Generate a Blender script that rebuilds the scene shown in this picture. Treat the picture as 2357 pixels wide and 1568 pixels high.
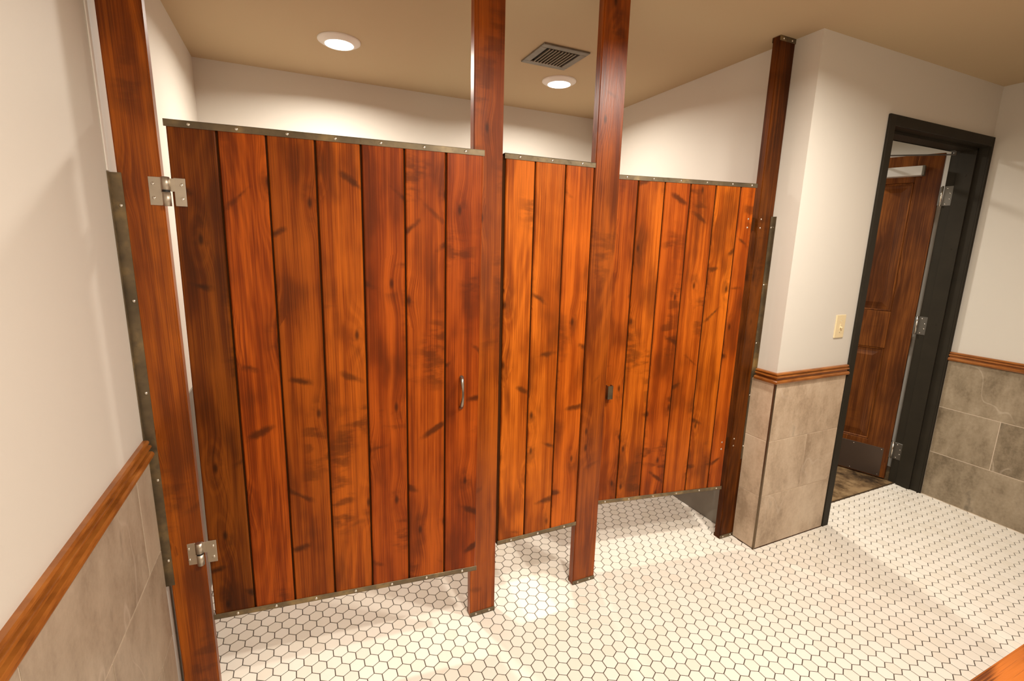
import bpy, bmesh, math, random
from mathutils import Vector, Matrix
random.seed(7)
R = math.radians
# ------------------------------------------------------------------ clear
for o in list(bpy.data.objects): bpy.data.objects.remove(o, do_unlink=True)
SC = bpy.context.scene
COL = SC.collection

# ------------------------------------------------------------------ camera
CX, CY, CZ = 0.425, -1.6119, 1.5184
YAW, PITCH, ROLL, F = 0.4293, -0.1972, 0.0243, 1092.73
fw = Vector((math.sin(YAW)*math.cos(PITCH), math.cos(YAW)*math.cos(PITCH), math.sin(PITCH)))
rt = Vector((math.cos(YAW), -math.sin(YAW), 0.0)); up = rt.cross(fw)
rt2 = rt*math.cos(ROLL) + up*math.sin(ROLL); up2 = -rt*math.sin(ROLL) + up*math.cos(ROLL)
cam = bpy.data.objects.new('camera', bpy.data.cameras.new('camera')); COL.objects.link(cam)
M = Matrix((rt2, up2, -fw)).transposed().to_4x4(); M.translation = (CX, CY, CZ)
cam.matrix_world = M
cam.data.sensor_width = 36.0; cam.data.lens = F/2357*36; cam.data.clip_start = 0.01
SC.camera = cam

# ------------------------------------------------------------------ world, exposure, lights
W = bpy.data.worlds.new('world'); SC.world = W; W.use_nodes = True
W.node_tree.nodes['Background'].inputs[0].default_value = (1, .82, .6, 1)
W.node_tree.nodes['Background'].inputs[1].default_value = 0.02
SC.view_settings.view_transform = 'Standard'; SC.view_settings.look = 'None'
SC.view_settings.gamma = 1; SC.view_settings.use_curve_mapping = False
SC.view_settings.exposure = 0.0
H = 2.4466                      # ceiling height
LAMPC = (.93, .855, .755)
def disc_light(name, x, y, watts, z=H-.0225, r=.062, col=LAMPC):
    l = bpy.data.lights.new(name, 'AREA'); l.shape = 'DISK'; l.size = 2*r; l.energy = watts; l.color = col; l.spread = R(163)
    o = bpy.data.objects.new(name, l); COL.objects.link(o); o.location = (x, y, z); return o
LAMPS = [  # x, y, watts, label
 (.680, .985, 24, 'round white ceiling downlight above the wide left stall'),
 (1.866, .975, 19, 'round white ceiling downlight beside the square ceiling vent'),
 (2.08, -.90, 34, 'round white ceiling downlight over the floor before the stall posts'),
 (1.15, -1.35, 34, 'added unseen ceiling downlight brightening the left wall and near floor'),  # guessed lamp out of view, added to lift left wall and near floor
 (3.40, 1.02, 33, 'round white ceiling downlight in the hallway beyond the exit door')]
HH = 2.4466                       # hallway ceiling
for x, y, w, _ in LAMPS: disc_light('downlight_lamp', x, y, w, z=(H if x < 3 else HH)-.0225)

# ------------------------------------------------------------------ plan (metres; partition face y=0, left wall x=0)
XR, XW, NA, YB, YF = 2.514, 4.060, -.126, 1.567, -1.95
YH = .035                       # hall side of the entry wall
# ------------------------------------------------------------------ helpers
def obj(name, me_or_bm, mat=None, parent=None, loc=None, rot=None, **props):
    if isinstance(me_or_bm, bmesh.types.BMesh):
        me = bpy.data.meshes.new(name); me_or_bm.to_mesh(me); me_or_bm.free()
    else: me = me_or_bm
    if mat is not None and not me.materials: me.materials.append(mat)
    o = bpy.data.objects.new(name, me); COL.objects.link(o)
    if parent: o.parent = parent
    if loc is not None: o.location = loc
    if rot is not None: o.rotation_euler = rot
    for k, v in props.items(): o[k] = v
    return o
def empty(name, loc=(0, 0, 0), rz=0, **props):
    o = bpy.data.objects.new(name, None); COL.objects.link(o); o.location = loc; o.rotation_euler = (0, 0, rz)
    o.empty_display_size = .05
    for k, v in props.items(): o[k] = v
    return o
def box(bm, x0, x1, y0, y1, z0, z1, bev=0, seg=1, mtx=None):
    t = bmesh.new()
    r = bmesh.ops.create_cube(t, size=1)
    for v in t.verts: v.co = Vector(((x0+x1)/2+(x1-x0)*v.co.x, (y0+y1)/2+(y1-y0)*v.co.y, (z0+z1)/2+(z1-z0)*v.co.z))
    if bev: bmesh.ops.bevel(t, geom=list(t.edges), offset=bev, segments=seg, affect='EDGES', profile=.6)
    if mtx: bmesh.ops.transform(t, matrix=mtx, verts=t.verts)
    me = bpy.data.meshes.new('t'); t.to_mesh(me); t.free(); bm.from_mesh(me); bpy.data.meshes.remove(me)
    return bm
def cyl(bm, p, r, h, axis='Z', seg=20, r2=None, cap=True):
    t = bmesh.new(); bmesh.ops.create_cone(t, cap_ends=cap, segments=seg, radius1=r, radius2=r if r2 is None else r2, depth=h)
    m = Matrix.Identity(4)
    if axis == 'X': m = Matrix.Rotation(R(90), 4, 'Y')
    if axis == 'Y': m = Matrix.Rotation(R(90), 4, 'X')
    bmesh.ops.transform(t, matrix=Matrix.Translation(p) @ m, verts=t.verts)
    me = bpy.data.meshes.new('t'); t.to_mesh(me); t.free(); bm.from_mesh(me); bpy.data.meshes.remove(me)
    return bm
def lathe(bm, prof, seg=32, mtx=None):
    rings = []
    for r, z in prof: rings.append([bm.verts.new((r*math.cos(2*math.pi*i/seg), r*math.sin(2*math.pi*i/seg), z)) for i in range(seg)])
    fs = []
    for a, b in zip(rings, rings[1:]):
        for i in range(seg): fs.append(bm.faces.new((a[i], a[(i+1) % seg], b[(i+1) % seg], b[i])))
    if mtx: bmesh.ops.transform(bm, matrix=mtx, verts=[v for r in rings for v in r])
    for f in fs: f.smooth = True
    return bm
def tube(bm, pts, rads, seg=12):
    rings = []
    for i, p in enumerate(pts):
        a = Vector(pts[max(i-1, 0)]); b = Vector(pts[min(i+1, len(pts)-1)]); t = (b-a).normalized()
        s = t.cross(Vector((1, 0, 0))); s = s.normalized() if s.length > 1e-4 else Vector((0, 1, 0)); q = t.cross(s)
        rx, ry = rads[i]
        rings.append([bm.verts.new(Vector(p)+q*rx*math.cos(2*math.pi*k/seg)+s*ry*math.sin(2*math.pi*k/seg)) for k in range(seg)])
    for a, b in zip(rings, rings[1:]):
        for k in range(seg): bm.faces.new((a[k], a[(k+1) % seg], b[(k+1) % seg], b[k])).smooth = True
    bm.faces.new(rings[0]); bm.faces.new(rings[-1][::-1]); bmesh.ops.recalc_face_normals(bm, faces=bm.faces)
    return bm
def NB(): return bmesh.new()

# ------------------------------------------------------------------ materials
class NT:
    def __init__(s, name, rough=.5, metal=0, spec=.5):
        s.m = bpy.data.materials.new(name); s.m.use_nodes = True; s.t = s.m.node_tree; s.b = s.t.nodes['Principled BSDF']
        s.b.inputs['Roughness'].default_value = rough; s.b.inputs['Metallic'].default_value = metal
        s.b.inputs['Specular IOR Level'].default_value = spec
    def n(s, kind, **kw):
        n = s.t.nodes.new(kind)
        for k, v in kw.items(): setattr(n, k, v)
        return n
    def put(s, sock, v):
        if hasattr(v, 'is_linked') or isinstance(v, bpy.types.NodeSocket): s.t.links.new(v, sock)
        else: sock.default_value = v
    def math(s, op, a, b=0.0, c=0.0, clamp=False):
        n = s.n('ShaderNodeMath', operation=op, use_clamp=clamp)
        s.put(n.inputs[0], a); s.put(n.inputs[1], b); s.put(n.inputs[2], c); return n.outputs[0]
    def noise(s, vec, scale, detail=3, rough=.55, dim='3D'):
        n = s.n('ShaderNodeTexNoise', noise_dimensions=dim); s.put(n.inputs['Vector'], vec)
        n.inputs['Scale'].default_value = scale; n.inputs['Detail'].default_value = detail; n.inputs['Roughness'].default_value = rough
        return n.outputs['Fac']
    def vmul(s, vec, xyz):
        n = s.n('ShaderNodeVectorMath', operation='MULTIPLY'); s.put(n.inputs[0], vec); n.inputs[1].default_value = xyz; return n.outputs[0]
    def vadd(s, vec, v2):
        n = s.n('ShaderNodeVectorMath', operation='ADD'); s.put(n.inputs[0], vec); s.put(n.inputs[1], v2); return n.outputs[0]
    def ramp(s, fac, stops, interp='LINEAR'):
        n = s.n('ShaderNodeValToRGB'); n.color_ramp.interpolation = interp; e = n.color_ramp.elements
        while len(e) > 1: e.remove(e[-1])
        e[0].position = stops[0][0]; e[0].color = (*stops[0][1], 1)
        for p, c in stops[1:]: x = e.new(p); x.color = (*c, 1)
        s.put(n.inputs[0], fac); return n.outputs['Color']
    def mr(s, v, a, b, c=0.0, d=1.0):
        n = s.n('ShaderNodeMapRange', interpolation_type='SMOOTHSTEP'); s.put(n.inputs[0], v)
        for i, q in enumerate((a, b, c, d)): n.inputs[i+1].default_value = q
        return n.outputs[0]
    def mix(s, f, a, b, mode='MIX'):
        n = s.n('ShaderNodeMix', data_type='RGBA', blend_type=mode); s.put(n.inputs[0], f)
        s.put(n.inputs[6], a if not isinstance(a, tuple) else (*a, 1)); s.put(n.inputs[7], b if not isinstance(b, tuple) else (*b, 1)); return n.outputs[2]
    def col(s, v): s.put(s.b.inputs['Base Color'], v if not isinstance(v, tuple) else (*v, 1)); return s
    def bump(s, h, strength=.2, dist=.002):
        n = s.n('ShaderNodeBump'); n.inputs['Strength'].default_value = strength; n.inputs['Distance'].default_value = dist
        s.put(n.inputs['Height'], h); s.t.links.new(n.outputs[0], s.b.inputs['Normal']); return s
    def objrand(s):
        n = s.n('ShaderNodeObjectInfo'); return n.outputs['Random']
    def co(s, kind='Object'): return s.n('ShaderNodeTexCoord').outputs[kind]

def wood(name, dark=(.075, .017, .0022), mid=(.280, .0475, .0022), bright=(.46, .096, .0056), rough=.38, knots=1.0, swap=False, fine=1.0, stain=1.0, var=.35, spec=.18, ringw=.16, wings=1.0):
    w = NT(name, rough=rough, spec=spec)
    P = w.co('Object')
    sep = w.n('ShaderNodeSeparateXYZ'); w.put(sep.inputs[0], P)
    X, Y, Z = sep.outputs
    if swap: X, Z = Y, X                       # grain along x
    rnd = w.objrand()
    x = w.math('ADD', w.math('ADD', X, w.math('MULTIPLY', Y, .6)) if not swap else X, w.math('MULTIPLY', rnd, 37.0))
    z = w.math('ADD', Z, w.math('MULTIPLY', rnd, 91.0))
    def V(a, b): 
        c = w.n('ShaderNodeCombineXYZ'); w.put(c.inputs[0], w.math('MULTIPLY', x, a)); w.put(c.inputs[1], w.math('MULTIPLY', z, b)); return c.outputs[0]
    vo = w.n('ShaderNodeTexVoronoi', voronoi_dimensions='2D'); w.put(vo.inputs['Vector'], V(8.5, 3.4)); vo.inputs['Scale'].default_value = 1; vo.inputs['Randomness'].default_value = .95
    kd = vo.outputs['Distance']
    sepc = w.n('ShaderNodeSeparateColor'); w.put(sepc.inputs[0], vo.outputs['Color'])
    on = w.mr(sepc.outputs[0], .50, .54)       # only some cells hold a knot
    core = w.math('MULTIPLY', w.mr(kd, .015, .085, 1, 0), on)
    halo = w.math('MULTIPLY', w.mr(kd, .02, .42, 1, 0), on)
    low = w.noise(V(4.2, .55), 1, 1, .4, '2D')
    swirl = w.math('ADD', low, w.math('MULTIPLY', halo, .10*knots))
    rings = w.math('SINE', w.math('MULTIPLY', swirl, 110.0))
    rings = w.math('POWER', w.mr(rings, -1, 1), 2.0)
    gate = w.mr(w.math('FRACT', w.math('MULTIPLY', rnd, 7.31)), .25, .9)
    rings = w.math('MULTIPLY', rings, gate)
    xs = w.math('ADD', x, w.math('MULTIPLY', halo, .014))
    c2 = w.n('ShaderNodeCombineXYZ'); w.put(c2.inputs[0], w.math('MULTIPLY', xs, 330.0*fine)); w.put(c2.inputs[1], w.math('MULTIPLY', z, 2.2))
    streak = w.noise(c2.outputs[0], 1, 2, .55, '2D')
    c3 = w.n('ShaderNodeCombineXYZ'); w.put(c3.inputs[0], w.math('MULTIPLY', xs, 30.0)); w.put(c3.inputs[1], w.math('MULTIPLY', z, .8))
    band = w.noise(c3.outputs[0], 1, 2, .5, '2D')
    cloud = w.noise(V(7, 2.6), 1, 3, .55, '2D')
    c4 = w.n('ShaderNodeCombineXYZ'); w.put(c4.inputs[0], w.math('MULTIPLY', xs, 560.0*fine)); w.put(c4.inputs[1], w.math('MULTIPLY', z, 5.0))
    hair = w.noise(c4.outputs[0], 1, 1, .5, '2D')
    streak = w.math('ADD', w.math('MULTIPLY', streak, .6), w.math('MULTIPLY', hair, .4))
    g = w.math('ADD', w.math('MULTIPLY', streak, .46), w.math('ADD', w.math('MULTIPLY', band, .34), w.math('MULTIPLY', cloud, .30)))
    g = w.math('ADD', w.mr(g, .30, .72), w.math('MULTIPLY', rings, ringw))
    c = w.ramp(g, [(0, tuple(a*.50 for a in mid)), (.3, tuple((a*.78) for a in mid)), (.52, mid), (.85, bright), (1, tuple(min(1, a*1.2) for a in bright))])
    # stained smudges: dark wings of the pine whorls, wider than tall, in a few places
    wing = w.noise(V(9, 30), 1, 3, .55, '2D')
    sm = w.noise(V(10, 11.0), 1, 4, .6, '2D')
    place = w.noise(V(5.5, 3.0), 1, 1, .5, '2D')
    smud = w.math('MULTIPLY', w.mr(place, .58, .74), w.mr(w.math('ADD', w.math('MULTIPLY', wing, .55), w.math('MULTIPLY', sm, .45)), .44, .60))
    near = w.math('MULTIPLY', w.math('MULTIPLY', w.mr(sm, .44, .66), w.mr(halo, .25, .9)), .7)
    c = w.mix(w.mr(hair, .60, .72, 0, .38), c, dark)
    c = w.mix(w.mr(cloud, .50, .30, 0, .38*stain), c, dark)
    dk = w.math('MULTIPLY', w.math('MAXIMUM', smud, near), .62*stain, clamp=True)
    c = w.mix(dk, c, dark)
    # slanted dark whorl wings
    vw = w.n('ShaderNodeTexVoronoi', voronoi_dimensions='2D'); vv = V(6.0, 3.1); w.put(vw.inputs['Vector'], vv); vw.inputs['Scale'].default_value = 1; vw.inputs['Randomness'].default_value = .9
    df = w.n('ShaderNodeVectorMath', operation='SUBTRACT'); w.put(df.inputs[0], vv); w.put(df.inputs[1], vw.outputs['Position'])
    sd = w.n('ShaderNodeSeparateXYZ'); w.put(sd.inputs[0], df.outputs[0]); wc = w.n('ShaderNodeSeparateColor'); w.put(wc.inputs[0], vw.outputs['Color'])
    du = w.math('DIVIDE', sd.outputs[0], 6.0); dz = w.math('DIVIDE', sd.outputs[1], 3.1)
    sl = w.math('MULTIPLY', w.math('SUBTRACT', wc.outputs[1], .5), 1.9)
    e1 = w.math('DIVIDE', du, .040); e2 = w.math('DIVIDE', w.math('SUBTRACT', dz, w.math('MULTIPLY', du, sl)), .0125)
    ee = w.math('SQRT', w.math('ADD', w.math('MULTIPLY', e1, e1), w.math('MULTIPLY', e2, e2)))
    ee = w.math('ADD', ee, w.math('MULTIPLY', w.math('SUBTRACT', sm, .5), 3.2))
    wg = w.math('MULTIPLY', w.mr(ee, .1, 1.3, 1, 0), w.mr(wc.outputs[0], .34, .38))
    c = w.mix(w.math('MULTIPLY', wg, .85*wings, clamp=True), c, dark)
    c = w.mix(w.math('MULTIPLY', core, .8*knots, clamp=True), c, tuple(a*.6 for a in dark))
    # board to board tint
    oi = w.n('ShaderNodeObjectInfo')
    c = w.mix(1.0, c, oi.outputs['Color'], 'MULTIPLY')
    w.col(c)
    w.put(w.b.inputs['Roughness'], w.math('ADD', w.math('MULTIPLY', streak, .16), rough-.08))
    w.bump(w.math('ADD', streak, w.math('MULTIPLY', rings, .3)), .18, .0012)
    return w.m

MW = wood('stained_pine')
MWP = wood('stained_pine_post', dark=(.05, .011, .0018), mid=(.255, .046, .0022), bright=(.40, .086, .0045), knots=.9, stain=.6, rough=.34, wings=.4, spec=.32)
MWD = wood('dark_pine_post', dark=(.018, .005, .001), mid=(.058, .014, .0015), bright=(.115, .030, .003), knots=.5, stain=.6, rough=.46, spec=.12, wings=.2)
MDOOR = wood('walnut_door', dark=(.030, .009, .003), mid=(.110, .031, .006), bright=(.19, .060, .011), knots=0.0, stain=.35, rough=.36, fine=.6, wings=0, spec=.2)
MOAK = wood('oak_rail', dark=(.12, .035, .008), mid=(.34, .115, .022), bright=(.50, .20, .042), knots=0, stain=.35, rough=.33, var=.1)
MOAKX = wood('oak_counter', dark=(.10, .025, .005), mid=(.075, .018, .0025), bright=(.25, .070, .010), knots=1.0, stain=.8, rough=.35, ringw=.7, wings=0, swap=True, var=.1)

def plain(name, col, rough=.5, metal=0, spec=.5, nz=0, nscale=8, bump=0, bscale=300):
    w = NT(name, rough, metal, spec); P = w.co('Object')
    if nz:
        f = w.noise(P, nscale, 4)
        w.col(w.ramp(f, [(.3, tuple(a*(1-nz) for a in col)), (.7, tuple(min(1, a*(1+nz)) for a in col))]))
    else: w.col(col)
    if bump: w.bump(w.noise(P, bscale, 2), bump, .0006)
    return w.m
MPAINT = plain('wall_paint', (.675, .64, .57), .62, spec=.3, bump=.12, bscale=420)
MCEIL = plain('shaded_ceiling_paint', (.52, .405, .255), .8, spec=.15, bump=.1, bscale=300)  # wall paint made browner and darker: the ceiling's dim light put into colour
MFRAME = plain('bronze_frame', (.028, .0235, .0165), .55, spec=.12, nz=.1)
MBLACK = plain('black_plastic', (.008, .008, .008), .5)
MCORE = plain('dark_tongue', (.045, .015, .004), .8, spec=.05)
MSCREW = plain('screw_steel', (.80, .77, .70), .18, 1)
MNICKEL = plain('satin_nickel', (.60, .54, .45), .42, 1, nz=.05, nscale=40)
MHING = plain('grey_hinge', (.15, .14, .125), .4, .7)
MWHITE = plain('white_trim', (.82, .78, .72), .45)
MGROUT = plain('dark_grout', (.034, .021, .012), .9, nz=.25, nscale=30)
MWGROUT = plain('wall_grout', (.72, .61, .48), .85)
MIVORY = plain('ivory_plastic', (.80, .66, .40), .35)
MVENT = plain('vent_grey', (.17, .145, .105), .5, nz=.2, nscale=25)
MVENTD = plain('vent_dark', (.018, .014, .010), .8)
MALU = plain('closer_silver', (.72, .71, .68), .45, .3)
MBRONZE = plain('bronze_edge', (.16, .115, .07), .35, .8)
MKICK = plain('brown_kick_plate', (.105, .075, .058), .38, .6)
def steel():
    w = NT('aged_steel', .36, .7); P = w.co('Object')
    a = w.noise(w.vmul(P, (60, 60, 60)), 1, 4); b = w.noise(w.vmul(P, (9, 9, 9)), 1, 3)
    c = w.ramp(b, [(.3, (.12, .095, .06)), (.55, (.21, .16, .095)), (.74, (.46, .33, .15))])
    w.col(w.mix(w.mr(a, .45, .8, 0, .5), c, (.12, .095, .07))); w.put(w.b.inputs['Roughness'], w.mr(a, .2, .8, .28, .5)); return w.m
MSTEEL = steel()
MSHEET = plain('stainless_sheet', (.24, .215, .18), .5, .4, nz=.12, nscale=6)
def wstone(name, c0, c1, c2, dk):
    w = NT(name, .42, 0, .45); P = w.co('Object'); rnd = w.objrand()
    o = w.n('ShaderNodeCombineXYZ'); w.put(o.inputs[0], w.math('MULTIPLY', rnd, 50.0)); w.put(o.inputs[2], w.math('MULTIPLY', rnd, 31.0))
    P = w.vadd(P, o.outputs[0])
    big = w.noise(w.vmul(P, (1.6, 1.6, 1.1)), 2.0, 5, .6); mid_ = w.noise(w.vmul(P, (5, 5, 2.2)), 2.2, 5, .65); fin = w.noise(P, 70, 4, .7)
    f = w.math('ADD', w.math('MULTIPLY', big, .5), w.math('ADD', w.math('MULTIPLY', mid_, .38), w.math('MULTIPLY', fin, .16)))
    c = w.ramp(f, [(.42, c0), (.52, c1), (.62, c2)])
    c = w.mix(w.mr(mid_, .60, .76, 0, dk), c, (.12, .095, .065))
    v = w.noise(w.vmul(P, (1.8, 1.8, 1.1)), 1.1, 3, .45)
    vein = w.math('MULTIPLY', w.mr(w.math('ABSOLUTE', w.math('SUBTRACT', v, .5)), 0, .005, .34, 0), w.mr(w.noise(w.vadd(P, (7.0, 3.0, 1.0)), 2.4, 1), .50, .62))
    c = w.mix(vein, c, (.66, .56, .45))
    w.col(c); w.bump(fin, .12, .001); return w.m
MTW = wstone('lit_beige_wall_tile', (.37, .27, .18), (.55, .42, .295), (.66, .53, .39), .40)  # beige stone raised in tone, the nib's brighter light put into the colour
MTL = wstone('taupe_wall_tile', (.255, .195, .135), (.365, .290, .210), (.45, .365, .27), .5)
MTG = wstone('grey_wall_tile', (.165, .125, .078), (.30, .238, .160), (.40, .325, .23), .75)
def floor_tile(joined):
    w = NT('hex_tile_field' if joined else 'hex_tile', .34, 0, .5)
    P = w.co('Object') if joined else w.n('ShaderNodeNewGeometry').outputs['Position']
    if joined:
        g = w.n('ShaderNodeNewGeometry'); r = g.outputs['Random Per Island']
    else: r = w.objrand()
    big = w.noise(P, 1.3, 3)
    f = w.math('ADD', w.math('MULTIPLY', r, .62), w.math('MULTIPLY', big, .38))
    w.col(w.ramp(f, [(.15, (.82, .765, .66)), (.45, (.865, .815, .72)), (.8, (.89, .845, .755))])); return w.m
MHEXJ, MHEX = floor_tile(True), floor_tile(False)
def hallfloor():
    w = NT('stained_concrete', .45); P = w.co('Object')
    a = w.noise(P, 5, 6, .7); w.col(w.ramp(a, [(.38, (.035, .020, .009)), (.5, (.17, .105, .048)), (.6, (.33, .22, .11))])); w.bump(a, .2, .003); return w.m
MHALLF = hallfloor()
def lens():
    m = bpy.data.materials.new('lamp_lens'); m.use_nodes = True; t = m.node_tree; t.nodes.remove(t.nodes['Principled BSDF'])
    e = t.nodes.new('ShaderNodeEmission'); e.inputs[0].default_value = (1, .93, .82, 1); e.inputs[1].default_value = 9
    t.links.new(e.outputs[0], t.nodes['Material Output'].inputs[0]); return m
MLENS = lens()

# ------------------------------------------------------------------ room shell
def struct(name, bm, mat): 
    return obj(name, bm, mat, kind='structure')
T = .12
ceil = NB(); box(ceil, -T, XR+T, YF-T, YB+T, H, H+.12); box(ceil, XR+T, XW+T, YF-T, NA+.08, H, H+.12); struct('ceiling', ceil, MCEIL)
ch = NB(); box(ch, XR+T, 4.42, NA+.081, 2.12, HH, HH+.12); struct('ceiling_hall', ch, MPAINT)
wl = NB(); box(wl, -T, 0, YF-T, YB+T, 0, H); WL = struct('wall_left', wl, MPAINT)
wb = NB(); box(wb, 0, XR, YB, YB+T, 0, H); struct('wall_rear', wb, MPAINT)
wf = NB(); box(wf, 0, XW, YF-T, YF, 0, H); struct('wall_front', wf, MPAINT)
wr = NB(); box(wr, XW, XW+T, YF-T, YH, 0, H); WR = struct('wall_right', wr, MPAINT)
DL, DR, DT = 3.066, 4.056, 2.160   # rough opening of the exit door
we = NB(); box(we, XR, XR+T, NA, YB+T, 0, H); box(we, XR+T, DL, NA, YH, 0, H); box(we, DL, XW, NA, YH, DT, H); WE = struct('wall_entry', we, MPAINT)
wh = NB(); box(wh, XR, 4.42, 2.0, 2.12, 0, HH); box(wh, 4.30, 4.42, YH, 2.0, 0, HH); box(wh, XW+T, 4.42, YH-.1, YH, 0, HH); box(wh, XR, XR+T, YB+T, 2.0, 0, HH); struct('wall_hall', wh, MPAINT)
fh = NB(); box(fh, XR+T, 4.30, .010, 2.0, -.06, .002); struct('floor_hall', fh, MHALLF)
tb = NB(); box(tb, 3.09, 4.05, .006, .014, 0, .005); struct('trim_threshold', tb, MBRONZE)

# floor: grout bed with real hexagon tiles
ff = NB(); box(ff, 0, XR, YF, YB, -.06, .0); box(ff, XR, XW, YF, .010, -.06, .0); FL = struct('floor', ff, MGROUT)
PX = .0508; ROWH = PX*math.sqrt(3)/2; RI = PX/2-.00145; RO = RI/math.cos(R(30))
HX0, HY0 = 1.3100, .2971
def clip(poly, axis, lim, keep_less):
    out = []
    for i in range(len(poly)):
        a, b = poly[i], poly[(i+1) % len(poly)]
        ia = (a[axis] <= lim) == keep_less; ib = (b[axis] <= lim) == keep_less
        if ia: out.append(a)
        if ia != ib:
            t = (lim-a[axis])/(b[axis]-a[axis]); out.append(tuple(a[k]+t*(b[k]-a[k]) for k in (0, 1)))
    return out
def hexpoly(cx, cy): return [(cx+RO*math.sin(R(60*k)), cy+RO*math.cos(R(60*k))) for k in range(6)]
fwd = fw; campos = Vector((CX, CY, CZ))
def project(p):
    d = Vector(p)-campos; zc = d.dot(fw)
    if zc < .05: return None
    return 1178.5+F*d.dot(rt2)/zc, 784-F*d.dot(up2)/zc, zc
hexes = []
for j in range(-60, 40):
    for i in range(-60, 80):
        cx = HX0+(i+.5*(j % 2))*PX; cy = HY0+j*ROWH
        if cx < -.02 or cx > XW+.02 or cy < YF-.02 or cy > YB+.02: continue
        p = hexpoly(cx, cy)
        p = clip(p, 0, .002, False); 
        if p: p = clip(p, 1, YF+.002, False)
        if not p: continue
        if cy < NA-.003:
            if max(q[1] for q in p) > NA-.003 and cx > XR and not (3.11 < cx < 4.03): p = clip(p, 1, NA-.003, True)
            p = clip(p, 0, XW-.003, True)
        else:
            if cx < XR+.03 and cy > .03 or cx < XR: p = clip(p, 0, XR-.0062, True) ; p = clip(p, 1, YB-.002, True) if p else p
            elif 3.09 < cx < 4.06: p = clip(p, 1, .006, True); p = clip(p, 0, 4.045, True) if p else p
            elif cy < NA+.03: p = clip(p, 1, NA-.003, True)
            else: continue
        if not p or len(p) < 3: continue
        ar = abs(sum(p[k][0]*p[(k+1) % len(p)][1]-p[(k+1) % len(p)][0]*p[k][1] for k in range(len(p))))/2
        if ar < 3e-5: continue
        hexes.append((cx, cy, p, ar))
def prism(bm, poly, zt, dz):
    n = len(poly); mx = sum(q[0] for q in poly)/n; my = sum(q[1] for q in poly)/n
    def ins(q, d):
        v = Vector((q[0]-mx, q[1]-my)); L = v.length
        return v*(max(L-d, .0005)/L)+Vector((mx, my)) if L > 1e-6 else v
    lo = [bm.verts.new((q[0], q[1], -.001)) for q in poly]
    m1 = [bm.verts.new((q[0], q[1], zt-.0009+dz)) for q in poly]
    u = [bm.verts.new((*ins(q, .0013), zt+dz)) for q in poly]
    for a, b in ((lo, m1), (m1, u)):
        for k in range(n): bm.faces.new((a[k], a[(k+1) % n], b[(k+1) % n], b[k]))
    bm.faces.new(u)
full_area = 2*math.sqrt(3)*RI*RI
rank = []
for h in hexes:
    q = project((h[0], h[1], 0))
    s = -1
    if q and h[3] > full_area*.99 and 0 < q[0] < 2357 and 0 < q[1] < 1568 and h[1] < 0:
        s = 1/(q[2]**3)
    rank.append(s)
order = sorted(range(len(hexes)), key=lambda k: -rank[k]); top300 = set(k for k in order[:300] if rank[k] > 0)
hb = NB(); prism(hb, hexpoly(0, 0), .0022, 0); bmesh.ops.recalc_face_normals(hb, faces=hb.faces)
hme = bpy.data.meshes.new('hex_tile'); hb.to_mesh(hme); hb.free(); hme.materials.append(MHEX)
rng = random.Random(3)
rest = NB()
for k, h in enumerate(hexes):
    if k in top300:
        obj('hex_tile', hme, None, FL, (h[0], h[1], rng.uniform(-.0002, .0002)), (rng.uniform(-.004, .004), rng.uniform(-.004, .004), 0))
    else: prism(rest, h[2], .0022, rng.uniform(-.0002, .0002))
bmesh.ops.recalc_face_normals(rest, faces=rest.faces)
obj('hex_tiles', rest, MHEXJ, FL, kind='stuff')

# ------------------------------------------------------------------ wall tiles (12 x 24 in.), joints at .297 .595 .893
ZJ = [(.0, .297), (.297, .595), (.595, .893)]
def wall_tiles(parent, mat, axis, plane, sgn, a0, a1, joints, z0=.004, zbed=True):
    # axis 'x': wall runs along x at y=plane; axis 'y': wall runs along y at x=plane; sgn = direction out of the wall
    g = .0019
    b = NB(); t = .0068
    if axis == 'x': box(b, a0, a1, min(plane, plane+sgn*t), max(plane, plane+sgn*t), 0, .893)
    else: box(b, min(plane, plane+sgn*t), max(plane, plane+sgn*t), a0, a1, 0, .893)
    obj('grout_bed', b, MWGROUT, parent)
    for r, (z0_, z1_) in enumerate(ZJ):
        z0_ = max(z0_, z0)
        cuts = [a0]+[c for c in sorted(joints[r]) if a0+.02 < c < a1-.02]+[a1]
        for p, q in zip(cuts, cuts[1:]):
            m = ((p+q)/2, (z0_+z1_)/2); hw = (q-p)/2-g; hz = (z1_-z0_)/2-g
            bb = NB(); d = .0085+random.uniform(-.0002, .0003)
            if axis == 'x': box(bb, -hw, hw, 0, d, -hz, hz, .0007); 
            else: box(bb, 0, d, -hw, hw, -hz, hz, .0007)
            if sgn < 0: bmesh.ops.scale(bb, vec=(-1, 1, 1) if axis == 'y' else (1, -1, 1), verts=bb.verts); bmesh.ops.reverse_faces(bb, faces=bb.faces)
            loc = (m[0], plane, m[1]) if axis == 'x' else (plane, m[0], m[1])
            obj('wall_tile', bb, mat, parent, loc)
J1 = [-.146-.61*k for k in range(5)]; J2 = [-.451-.61*k for k in range(5)]
wall_tiles(WL, MTL, 'y', 0, 1, YF, -.020, [J1, J2, J1])
wall_tiles(WE, MTW, 'y', XR, -1, NA, -.003, [[], [], []])
wall_tiles(WE, MTW, 'x', NA, -1, XR, 3.052, [[], [2.803], []])
K1 = [-.735-.61*k for k in range(4)]; K2 = [-.430-.61*k for k in range(4)]
wall_tiles(WR, MTG, 'y', XW, -1, YF, NA-.012, [K1, K2, K1])
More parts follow.
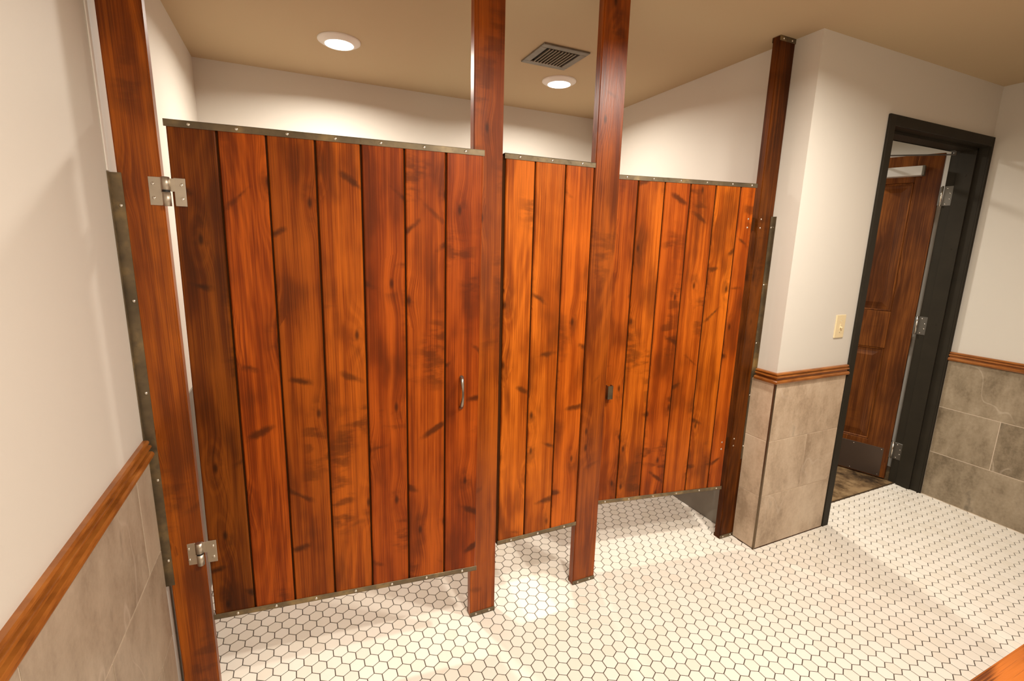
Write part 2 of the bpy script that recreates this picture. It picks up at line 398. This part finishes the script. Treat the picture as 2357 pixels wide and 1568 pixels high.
# dark bronze edge profile at the outside tile corner, and along the base of the nib
e = NB(); box(e, XR-.0095, XR-.0005, NA-.0095, NA-.0005, 0, .893, .0006)
obj('corner_profile', e, MBRONZE, WE)
e = NB(); box(e, XR, 3.052, NA-.0100, NA-.0084, 0, .0060); box(e, XR-.0100, XR-.0084, NA, -.003, 0, .0045); obj('base_joint', e, MCORE, WE)

# chair rails: swept two-bead profile
PROF = [(0, .8925), (.0150, .8925), (.0210, .8955), (.0235, .901), (.0230, .907), (.0185, .9115), (.0095, .9125), (.0080, .9165), (.0085, .920), (.0165, .9215),
        (.0195, .926), (.0180, .9305), (.0095, .9325), (.0090, .9355), (.0150, .9375), (.0150, .942), (.0110, .9458), (0, .9465)]
def rail(name, path, outs):
    bm = NB(); rows = []
    for i, p in enumerate(path):
        if i == 0: o = Vector(outs[0]); s = 1
        elif i == len(path)-1: o = Vector(outs[-1]); s = 1
        else:
            a, b = Vector(outs[i-1]), Vector(outs[i]); o = (a+b); s = 1
        rows.append([bm.verts.new((p[0]+o.x*d, p[1]+o.y*d, z)) for d, z in PROF])
    for a, b in zip(rows, rows[1:]):
        for k in range(len(PROF)): bm.faces.new((a[k], a[(k+1) % len(PROF)], b[(k+1) % len(PROF)], b[k]))
    bm.faces.new(rows[0]); bm.faces.new(rows[-1][::-1]); bmesh.ops.recalc_face_normals(bm, faces=bm.faces)
    return obj(name, bm, MOAKR, kind='structure')
def oakrail():
    w = NT('oak_chair_rail', .32); P = w.co('Object')
    n1 = w.noise(w.vmul(P, (14, 14, 120)), 1, 4, .6); n2 = w.noise(w.vmul(P, (3.2, 3.2, 10)), 2, 3)
    f = w.math('ADD', w.math('MULTIPLY', n1, .6), w.math('MULTIPLY', n2, .4))
    w.col(w.ramp(f, [(.34, (.16, .047, .008)), (.5, (.30, .098, .016)), (.66, (.40, .145, .026))])); w.bump(n1, .15, .001)
    w.b.inputs['Coat Weight'].default_value = .15; return w.m
MOAKR = oakrail()
rail('trim_left', [(0, YF), (0, -.022)], [(1, 0), (1, 0)])
rail('trim_entry', [(XR, -.022), (XR, NA), (3.052, NA)], [(-1, 0), (0, -1), (0, -1)])
rail('trim_right', [(XW, YF), (XW, NA-.013)], [(-1, 0), (-1, 0)])
# narrow painted bead between left wall and the first post
b = NB(); box(b, 0, .0035, -.0175, .0, 1.683, H, .001); obj('trim_bead', b, MWHITE, kind='structure')

# ------------------------------------------------------------------ screws
sb = NB(); lathe(sb, [(0, .0026), (.0018, .0025), (.0036, .0018), (.0044, .0006), (.0046, 0)], 14)
smesh = bpy.data.meshes.new('screw'); sb.to_mesh(smesh); sb.free(); smesh.materials.append(MSCREW)
def screw(parent, x, y, z, direction='-y', s=1.0):
    rot = {'-y': (R(90), 0, 0), '+x': (0, R(90), 0), '-x': (0, R(-90), 0), '+y': (R(-90), 0, 0), '-z': (R(180), 0, 0)}[direction]
    o = obj('screw', smesh, None, parent, (x, y, z), rot); o.scale = (s, s, s); return o

# ------------------------------------------------------------------ posts
PD = .036
def board_mesh(w, h, t, bev=.0022, nseg=1):
    bm = NB(); box(bm, -w/2, w/2, -t/2, t/2, -h/2, h/2)
    ed = [e_ for e_ in bm.edges if abs(e_.verts[0].co.z-e_.verts[1].co.z) > h*.5]
    bmesh.ops.bevel(bm, geom=ed, offset=bev, segments=nseg, affect='EDGES')
    return bm
def channel(parent, x0, x1, z0, z1, yf=-.0022, yb=PD+.0022, closed_top=True, name='steel_shoe'):
    bm = NB(); t = .0018
    box(bm, x0, x1, yf, yf+t, z0, z1, .0004); box(bm, x0, x1, yb-t, yb, z0, z1, .0004)
    box(bm, x0, x1, yf, yb, z0 if not closed_top else z1-t, z0+t if not closed_top else z1)
    return obj(name, bm, MSTEEL, parent)
def post(x0, x1, label, mat, tint=(1, 1, 1)):
    w = x1-x0; xc = (x0+x1)/2
    e_ = empty('post', (xc, 0, 0), label=label, category='post', group='timber posts of the stall front')
    bm = board_mesh(w, H-.006, PD, .0028, 2); tm = obj('timber', bm, mat, e_, (0, PD/2, H/2+.001)); tm.color = (*tint, 1)
    sh = channel(e_, -w/2-.0005, w/2+.0005, .0023, .0215, closed_top=False)
    for s in (-1, 1): screw(sh, s*w*.27, -.0022, .0125)
    th = channel(e_, -w/2-.0005, w/2+.0005, H-.0205, H-.0005, name='steel_cap')
    for s in (-1, 1): screw(th, s*w*.27, -.0022, H-.0105)
    return e_
P1 = post(.0170, .1130, 'leftmost timber post, between the left wall and the wide door', MWP, (.85, .95, .8))
P2 = post(1.0026, 1.1111, 'timber post between the wide left door and the narrow plank panel', MWP, (.92, .95, .9))
P3 = post(1.4966, 1.6119, 'timber post between the narrow plank panel and the right door', MWP, (.70, .70, .75))
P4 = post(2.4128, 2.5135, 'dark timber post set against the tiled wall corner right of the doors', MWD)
def angle(parent, xw, sx, z0, z1, screws, pxc):
    # wall leg on x=xw running towards the room, post leg on the post face
    bm = NB(); t = .0022
    a, b_ = (xw, xw+sx*t); box(bm, min(a, b_), max(a, b_), -.0185, -.0003, z0, z1)
    a, b_ = (xw, xw+sx*.0262) if sx > 0 else (xw, xw-.0165); box(bm, min(a, b_), max(a, b_), -.0028, -.0004, z0, z1)
    bmesh.ops.translate(bm, vec=(-pxc, 0, 0), verts=bm.verts)
    o = obj('steel_angle', bm, MSTEEL, parent)
    for z in screws: screw(o, xw+sx*(.017 if sx > 0 else .0085)-pxc, -.0028, z)
angle(P1, .0005, 1, .4560, 1.6815, (1.598, 1.3446, 1.0806, .8111, .5427), .0650)
angle(P4, 2.5133, -1, .4500, 1.6825, (1.632, 1.36, 1.07, .80, .522), 2.46315)
for z in (1.6675, 1.628, .5715, .5335): screw(P4, 2.4335-2.46315, 0, z, s=.9)

# ------------------------------------------------------------------ plank doors and panel
BT = .019
def plank_run(parent, cuts, z0, z1, y0=0.0, mat=MW, core=None, tints=None):
    for a, b_ in zip(cuts, cuts[1:]):
        w = b_-a-.0056
        bm = board_mesh(w, z1-z0, BT, .0030, 1)
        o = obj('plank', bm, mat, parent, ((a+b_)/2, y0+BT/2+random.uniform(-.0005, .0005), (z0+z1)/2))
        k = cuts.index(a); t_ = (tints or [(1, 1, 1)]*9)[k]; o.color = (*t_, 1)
    k0, k1 = core or (cuts[0]+.004, cuts[-1]-.004)
    bm = NB(); box(bm, k0, k1, y0+.0065, y0+.0125, z0+.003, z1-.003); obj('tongue_core', bm, MCORE, parent)
def rails(parent, x0, x1, ztop, zbot, screws_t, screws_b, y0=0.0, h=.0185):
    for nm, za, zb, lip, sc in (('top_channel', ztop-h, ztop, 1, screws_t), ('bottom_channel', zbot, zbot+h, 0, screws_b)):
        bm = NB(); t = .0016
        box(bm, x0, x1, y0-t-.0006, y0-.0006, za, zb, .0004); box(bm, x0, x1, y0+BT+.0006, y0+BT+.0006+t, za, zb, .0004)
        if lip: box(bm, x0, x1, y0-t-.0006, y0+BT+.0006+t, zb-t, zb)
        else: box(bm, x0, x1, y0-t-.0006, y0+BT+.0006+t, za, za+t)
        o = obj(nm, bm, MSTEEL, parent)
        for s in sc: screw(o, s, y0-t-.0006, (za+zb)/2)
def even(a, b_, n): return [a+(b_-a)*k/(n-1) for k in range(n)]

# door 1: wide, out-swinging, left ajar and leaning a little
D1 = empty('stall_door', (.1240, -.0005, 0), math.atan2(-.0887, .8657), label='wide left stall door of seven red-brown planks, ajar, with curved pull', category='door')
D1.rotation_euler = (0, R(.50), math.atan2(-.0887, .8657))
D1.location = (.1240-1.06*math.sin(R(.50)), -.0005, .002)
c1 = [.002, .1215, .2435, .3715, .4985, .6265, .7560, .8790]
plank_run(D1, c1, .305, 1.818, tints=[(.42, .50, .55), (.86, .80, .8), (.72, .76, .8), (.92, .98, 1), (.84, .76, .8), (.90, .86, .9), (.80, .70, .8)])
rails(D1, .0, .8815, 1.8245, .2960, [.058, .172, .2995, .428, .557, .687, .8185], [.07, .185, .31, .44, .565, .69, .825])
pl = NB()     # curved pull
pts = []; rad = []
for k in range(15):
    u = k/14; zz = .9605+.1085*u; bow = math.sin(math.pi*u)
    pts.append((.8135, -.0045-.024*bow**.75, zz)); wv = .0040+.0034*abs(2*u-1)**1.6; rad.append((wv, .0036+.0022*abs(2*u-1)))
tube(pl, pts, rad, 12)
for zz in (.9605, 1.069): cyl(pl, (.8135, -.0030, zz), .0070, .006, 'Y', 16)
obj('pull_handle', pl, plain('pewter', (.30, .27, .23), .25, .9), D1, label='curved pewter pull handle')
def stall_hinge(parent, x0, z0, post_parent=None):
    # coordinates relative to parent; two plates and a two-part barrel
    e_ = NB(); box(e_, x0-.050, x0-.0215, -.0042, -.0008, z0, z0+.074, .0007); box(e_, x0+.0085, x0+.0355, -.0042, -.0008, z0, z0+.074, .0007)
    box(e_, x0-.023, x0-.014, -.006, -.0015, z0+.002, z0+.034); box(e_, x0-.001, x0+.010, -.006, -.0015, z0+.038, z0+.072)
    h = obj('hinge', e_, MNICKEL, parent)
    c_ = NB(); cyl(c_, (x0-.009, -.0085, z0+.017), .0098, .036, seg=24); cyl(c_, (x0-.009, -.0085, z0+.058), .0098, .034, seg=24)
    for f in c_.faces: f.smooth = len(f.verts) == 4
    obj('barrel', c_, MNICKEL, h)
    c_ = NB(); cyl(c_, (x0-.009, -.0085, z0+.038), .0088, .008, seg=20); obj('bushing', c_, MBLACK, h)
    for dx in (-.040, .026):
        for dz in (.019, .056): screw(h, x0+dx, -.0042, z0+dz)
    return h
# hinges belong to the door; plates reach over to the post
stall_hinge(D1, .0030, 1.6005); h2 = stall_hinge(D1, -.0075, .5080)

# narrow fixed panel
PN = empty('stall_partition', (0, 0, 0), label='narrow fixed plank panel between the two middle posts', category='partition')
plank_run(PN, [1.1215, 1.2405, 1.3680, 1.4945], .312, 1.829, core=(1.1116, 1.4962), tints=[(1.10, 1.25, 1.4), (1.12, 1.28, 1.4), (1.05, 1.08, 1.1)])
rails(PN, 1.1180, 1.4962, 1.8360, .3060, [1.1768, 1.3069, 1.4357], [1.18, 1.305, 1.435])
# right door, swung inwards a little; local x runs from latch edge to hinge
aD = math.atan2(-.135, .7771)
D3 = empty('stall_door', (1.606, .135, 0), aD, label='right stall door of warm orange planks, slightly open inwards', category='door')
plank_run(D3, [.050, .1860, .3145, .4430, .5725, .7035, .7850], .310, 1.818, tints=[(.85, .84, .9), (1.05, 1.15, 1.1), (.88, .84, .9), (.95, .98, 1), (1.0, 1.12, 1), (.92, .90, .9)])
rails(D3, .047, .7875, 1.8235, .3000, [.1277, .2555, .3893, .5209, .6544, .7570], [.1277, .2555, .3893, .5209, .6544, .7570])
for z in (1.666, 1.627, .563, .5255): screw(D3, .7595, 0, z)
for z in (1.645, .545):
    bm = NB(); box(bm, .770, .8130, .0208, .0230, z-.03, z+.03, .0004); obj('pivot_hinge', bm, MCORE, D3)
bm = NB(); s0 = .0930   # little channel pull
box(bm, s0, s0+.0018, -.025, -.0005, .838, .901); box(bm, s0, s0+.0255, -.025, -.0232, .838, .901); box(bm, s0+.0237, s0+.0255, -.025, -.0005, .838, .901)
obj('channel_pull', bm, MSTEEL, D3)

# divider between the stalls (behind the panel) and steel sheets on the stall walls
DV = empty('stall_divider', (1.29, .0, 0), label='plank divider running back from the narrow panel between the two stalls', category='partition')
for k in range(12):
    a = .026+k*.127; bm = NB(); box(bm, -.0095, .0095, -.0617, .0617, -.755, .755, .002); obj('plank', bm, MW, DV, (0, a+.0635, 1.066), None)
bm = NB(); box(bm, -.011, .011, .026, 1.555, 1.816, 1.834, .0005); obj('top_channel', bm, MSTEEL, DV)
bm = NB(); box(bm, -.011, .011, .026, 1.555, .298, .316, .0005); obj('bottom_channel', bm, MSTEEL, DV)
def sheet(x0, x1, y0, y1, z1, label):
    bm = NB(); box(bm, x0, x1, y0, y1, .003, z1, .0006); o = obj('steel_sheet', bm, MSHEET, label=label, category='wall panel', group='steel wall sheets inside the stalls')
sheet(XR-.0055, XR-.0003, .040, YB-.004, 1.20, 'stainless sheet on the stall wall seen under the right door')
sheet(.0003, .0055, .045, YB-.004, .90, 'stainless sheet on the left stall wall seen through the hinge gap')

# ------------------------------------------------------------------ ceiling lamps and vent
for x, y, w, lab in LAMPS:
    L = empty('downlight', (x, y, H if x < 3 else HH), label=lab, category='ceiling light', group='round ceiling downlights')
    bm = NB(); lathe(bm, [(.0975, 0), (.0975, -.004), (.094, -.0065), (.0715, -.0185), (.0665, -.0200), (.0645, -.0190)], 48)
    obj('trim_ring', bm, MWHITE, L)
    bm = NB(); lathe(bm, [(.0655, -.0180), (.055, -.0205), (.03, -.0212), (0.0001, -.0215)], 40); obj('lens', bm, MLENS, L)
MSLAT = plain('vent_slat', (.30, .245, .175), .5)
V = empty('ceiling_vent', (1.6675, .672, H), label='square dark grey louvred grille in the stall ceiling', category='vent')
bm = NB(); a = .1265; b_ = .0915
for q in ((-a, a, -a, -b_), (-a, a, b_, a), (-a, -b_, -b_, b_), (b_, a, -b_, b_)): box(bm, q[0], q[1], q[2], q[3], -.008, 0, .0015)
obj('frame', bm, MVENT, V)
bm = NB(); box(bm, -b_, b_, -b_, b_, -.0012, -.0002); obj('duct_back', bm, MVENTD, V)
bm = NB(); box(bm, -b_+.002, b_-.022, b_-.006, b_-.001, -.0095, -.004); obj('inner_lip', bm, plain('vent_light', (.26, .21, .155), .5), V)
for k in range(9):
    bm = NB(); box(bm, -.0016, .0016, -b_+.001, b_-.004, -.0058, .0058, 0, 1, Matrix.Rotation(R(24), 4, 'Y'))
    obj('slat', bm, MSLAT, V, (-.074+k*.0178, 0, -.0066))

# ------------------------------------------------------------------ light switch
S = empty('light_switch', ((2.9010+2.9752)/2, NA, 1.155), label='cream toggle light switch beside the dark door frame', category='light switch')
bm = NB(); box(bm, -.0365, .0365, -.006, 0, -.059, .059, .0022, 2); obj('face_plate', bm, MIVORY, S)
bm = NB(); box(bm, -.0055, .0055, -.0075, -.005, -.012, .012, .001); obj('switch_collar', bm, MIVORY, S)
bm = NB(); box(bm, -.0035, .0035, -.018, -.004, -.003, .0045, .001, 1, Matrix.Rotation(R(24), 4, 'X')); obj('toggle', bm, MIVORY, S)
for z in (-.030, .030): obj('screw', smesh, None, S, (0, -.006, z), (R(90), 0, 0)).scale = (.6, .6, .4)

# ------------------------------------------------------------------ exit door
D = empty('door_1', (0, 0, 0), kind='structure')
fb = NB(); yf, yb = NA-.0125, .047
OL, OR_, OT = 3.0560, 4.0590, 2.1800      # outer edges of the frame face
IL, IR, IT = 3.1060, 4.0420, 2.1300       # inner
box(fb, OL, IL, yf, NA-.0005, 0, OT, .002); box(fb, IR-.001, OR_, yf, NA-.0005, 0, OT, .002); box(fb, IL, IR, yf, NA-.0005, IT, OT, .002)
box(fb, DL+.001, IL, NA-.0005, yb, 0, IT); box(fb, IR, DR+.001, NA-.0005, yb, 0, IT); box(fb, DL+.001, DR, NA-.0005, yb, IT, DT-.001)
# stop, set back from both faces
box(fb, IL, IL+.013, NA+.045, -.002, 0, IT, .001); box(fb, IR-.013, IR, NA+.045, -.002, 0, IT, .001); box(fb, IL, IR, NA+.045, -.002, IT-.014, IT, .001)
box(fb, OL, DL+.03, YH+.0005, yb, 0, OT); box(fb, OL, OR_, YH+.0005, yb, IT, OT)
for z in (.25, .62, 1.10, 1.56, 1.985): cyl(fb, (IR-.0135, NA+.082, z), .008, .001, 'X', 16)
obj('door_frame', fb, MFRAME, D)
TH = R(70); LW, LH, LT = .92, 2.118, .044
leaf = empty('door_leaf', (4.0275, .0650, .010)); leaf.parent = D
# local +x from hinge to latch, local -y is the room face; rotate so +x -> (-cos70, sin70)
leaf.rotation_euler = (0, 0, math.pi-TH)
# with this rotation local +y points to (-sin70,-cos70): the room face is +y
def lbox(bm, x0, x1, y0, y1, z0, z1, bev=0): box(bm, x0, x1, y0, y1, z0, z1, bev)
st = .125
lf = NB()
lbox(lf, 0, st, -LT, 0, 0, LH, .002); lbox(lf, LW-st, LW, -LT, 0, 0, LH, .002)
obj('stile', lf, MDOOR, leaf)
for nm, z0, z1 in (('top_rail', 1.955, LH), ('lock_rail', .895, 1.140), ('bottom_rail', 0, .250)):
    bm = NB(); lbox(bm, st, LW-st, -LT+.0005, -.0005, z0, z1, .002); bmesh.ops.translate(bm, vec=(0, 0, 0), verts=bm.verts); obj(nm, bm, MDOOR, leaf)
for z0, z1 in ((1.140, 1.955), (.250, .895)):
    # raised panel with sloped field
    bm = NB(); x0, x1 = st, LW-st; m = .030; m2 = .058
    box(bm, x0, x1, -LT+.010, -.014, z0, z1)
    def ring(mm, y): return [bm.verts.new(v) for v in ((x0+mm, y, z0+mm), (x1-mm, y, z0+mm), (x1-mm, y, z1-mm), (x0+mm, y, z1-mm))]
    r0, r1, r2 = ring(.004, -.0139), ring(m, -.0125), ring(m2, -.0045)
    for a_, b2 in ((r0, r1), (r1, r2)):
        for k in range(4): bm.faces.new((a_[k], a_[(k+1) % 4], b2[(k+1) % 4], b2[k]))
    bm.faces.new(r2); bmesh.ops.recalc_face_normals(bm, faces=bm.faces)
    obj('raised_panel', bm, MDOOR, leaf)
    bm = NB()
    for q in ((x0, x1, z0, z0+.012), (x0, x1, z1-.012, z1), (x0, x0+.012, z0, z1), (x1-.012, x1, z0, z1)): box(bm, q[0], q[1], -.013, -.003, q[2], q[3], .004)
    obj('panel_moulding', bm, MDOOR, leaf)
bm = NB(); box(bm, .030, LW-.03, .0002, .0018, .006, .212, .0005); kp = obj('kick_plate', bm, MKICK, leaf, label='brown metal kick plate')
for x in (.042, .20, .36, .55, .72, LW-.042):
    for z in (.018, .200): o = obj('screw', smesh, None, kp, (x, .0018, z), (R(-90), 0, 0)); o.scale = (.7, .7, .7)
# closer body and folding arm
bm = NB(); box(bm, .092, .395, .0005, .060, 1.990, 2.046, .003, 2); cb = obj('closer_body', bm, MALU, leaf, label='silver door closer body')
bm = NB(); box(bm, .080, .0925, .0005, .061, 1.989, 2.047, .002); obj('closer_end_cap', bm, plain('cap_grey', (.12, .11, .085), .5), cb)
hinge_z = (1.865, 1.070, .215)
for z in hinge_z:
    bm = NB(); cyl(bm, (-.014, -.002, z), .0052, .118, seg=14)
    for f in bm.faces: f.smooth = len(f.verts) == 4
    hg = obj('hinge', bm, MSCREW, leaf)
    b2 = NB(); box(b2, -.0026, -.0004, -.042, -.001, z-.055, z+.055, .0005); box(b2, -.014, -.0004, -.0030, -.0008, z-.055, z+.055); obj('leaf_plate', b2, MHING, hg)
    for k, dz in enumerate((-.042, -.014, .014, .042)): screw(hg, -.0026, -.012-(k % 2)*.016, z+dz, '-x', .8)
for z in hinge_z:
    b2 = NB(); box(b2, IR-.0026, IR-.0002, .001, .045, z-.047, z+.067, .0005); hp = obj('frame_hinge_plate', b2, MHING, D)
    for k, dz in enumerate((-.036, -.008, .024, .055)): screw(hp, IR-.0026, .012+(k in (0, 3))*.018, z+dz, '-x', .85)
def bar(bm, a, b2, w, h):
    a, b2 = Vector(a), Vector(b2); d = b2-a; q = d.to_track_quat('X', 'Z').to_matrix().to_4x4(); q.translation = (a+b2)/2
    box(bm, -d.length/2, d.length/2, -w/2, w/2, -h/2, h/2, .001, 1, q)
bm = NB(); pv = Vector((4.0275, .065, 0))+Vector((-math.cos(TH), math.sin(TH), 0))*.30+Vector((-math.sin(TH), -math.cos(TH), 0))*.03
el = Vector((3.50, .34, 2.088))
brk = Vector((3.955, -.010, 2.098))
bar(bm, (pv.x, pv.y, 2.078), el, .020, .007); bar(bm, el+Vector((0, 0, .009)), brk, .018, .006)
bar(bm, el+Vector((.19, -.15, .005))*.999, el+Vector((.02, -.015, .005)), .024, .009)
cyl(bm, (el.x, el.y, 2.093), .012, .022); cyl(bm, (pv.x, pv.y, 2.066), .014, .030); cyl(bm, (brk.x, brk.y, 2.105), .009, .022)
box(bm, brk.x-.03, brk.x+.03, brk.y-.013, brk.y+.013, 2.1125, 2.1158)
obj('closer_arm', bm, MHING, D)

# ------------------------------------------------------------------ wooden counter nearest the viewer
CN = empty('vanity_counter', (2.55, -1.64, 0), label='wooden counter with wavy orange grain whose corner shows at bottom right', category='counter')
bm = NB(); box(bm, -1.45, 1.496, -.305, .304, .812, .850, .004, 2); obj('counter_top', bm, MOAKX, CN)
bm = NB(); box(bm, -1.43, 1.494, -.300, .262, .0025, .811); obj('cabinet_body', bm, MDOOR, CN)
for k in range(4):
    x = -1.425+k*.73; bm = NB(); box(bm, x+.006, x+.724, .262, .282, .10, .80, .003); dr = obj('cabinet_door', bm, MDOOR, CN)
    bm = NB(); cyl(bm, (x+(.66 if k % 2 == 0 else .07), .292, .68), .013, .022, 'Y', 16); obj('knob', bm, MNICKEL, dr)
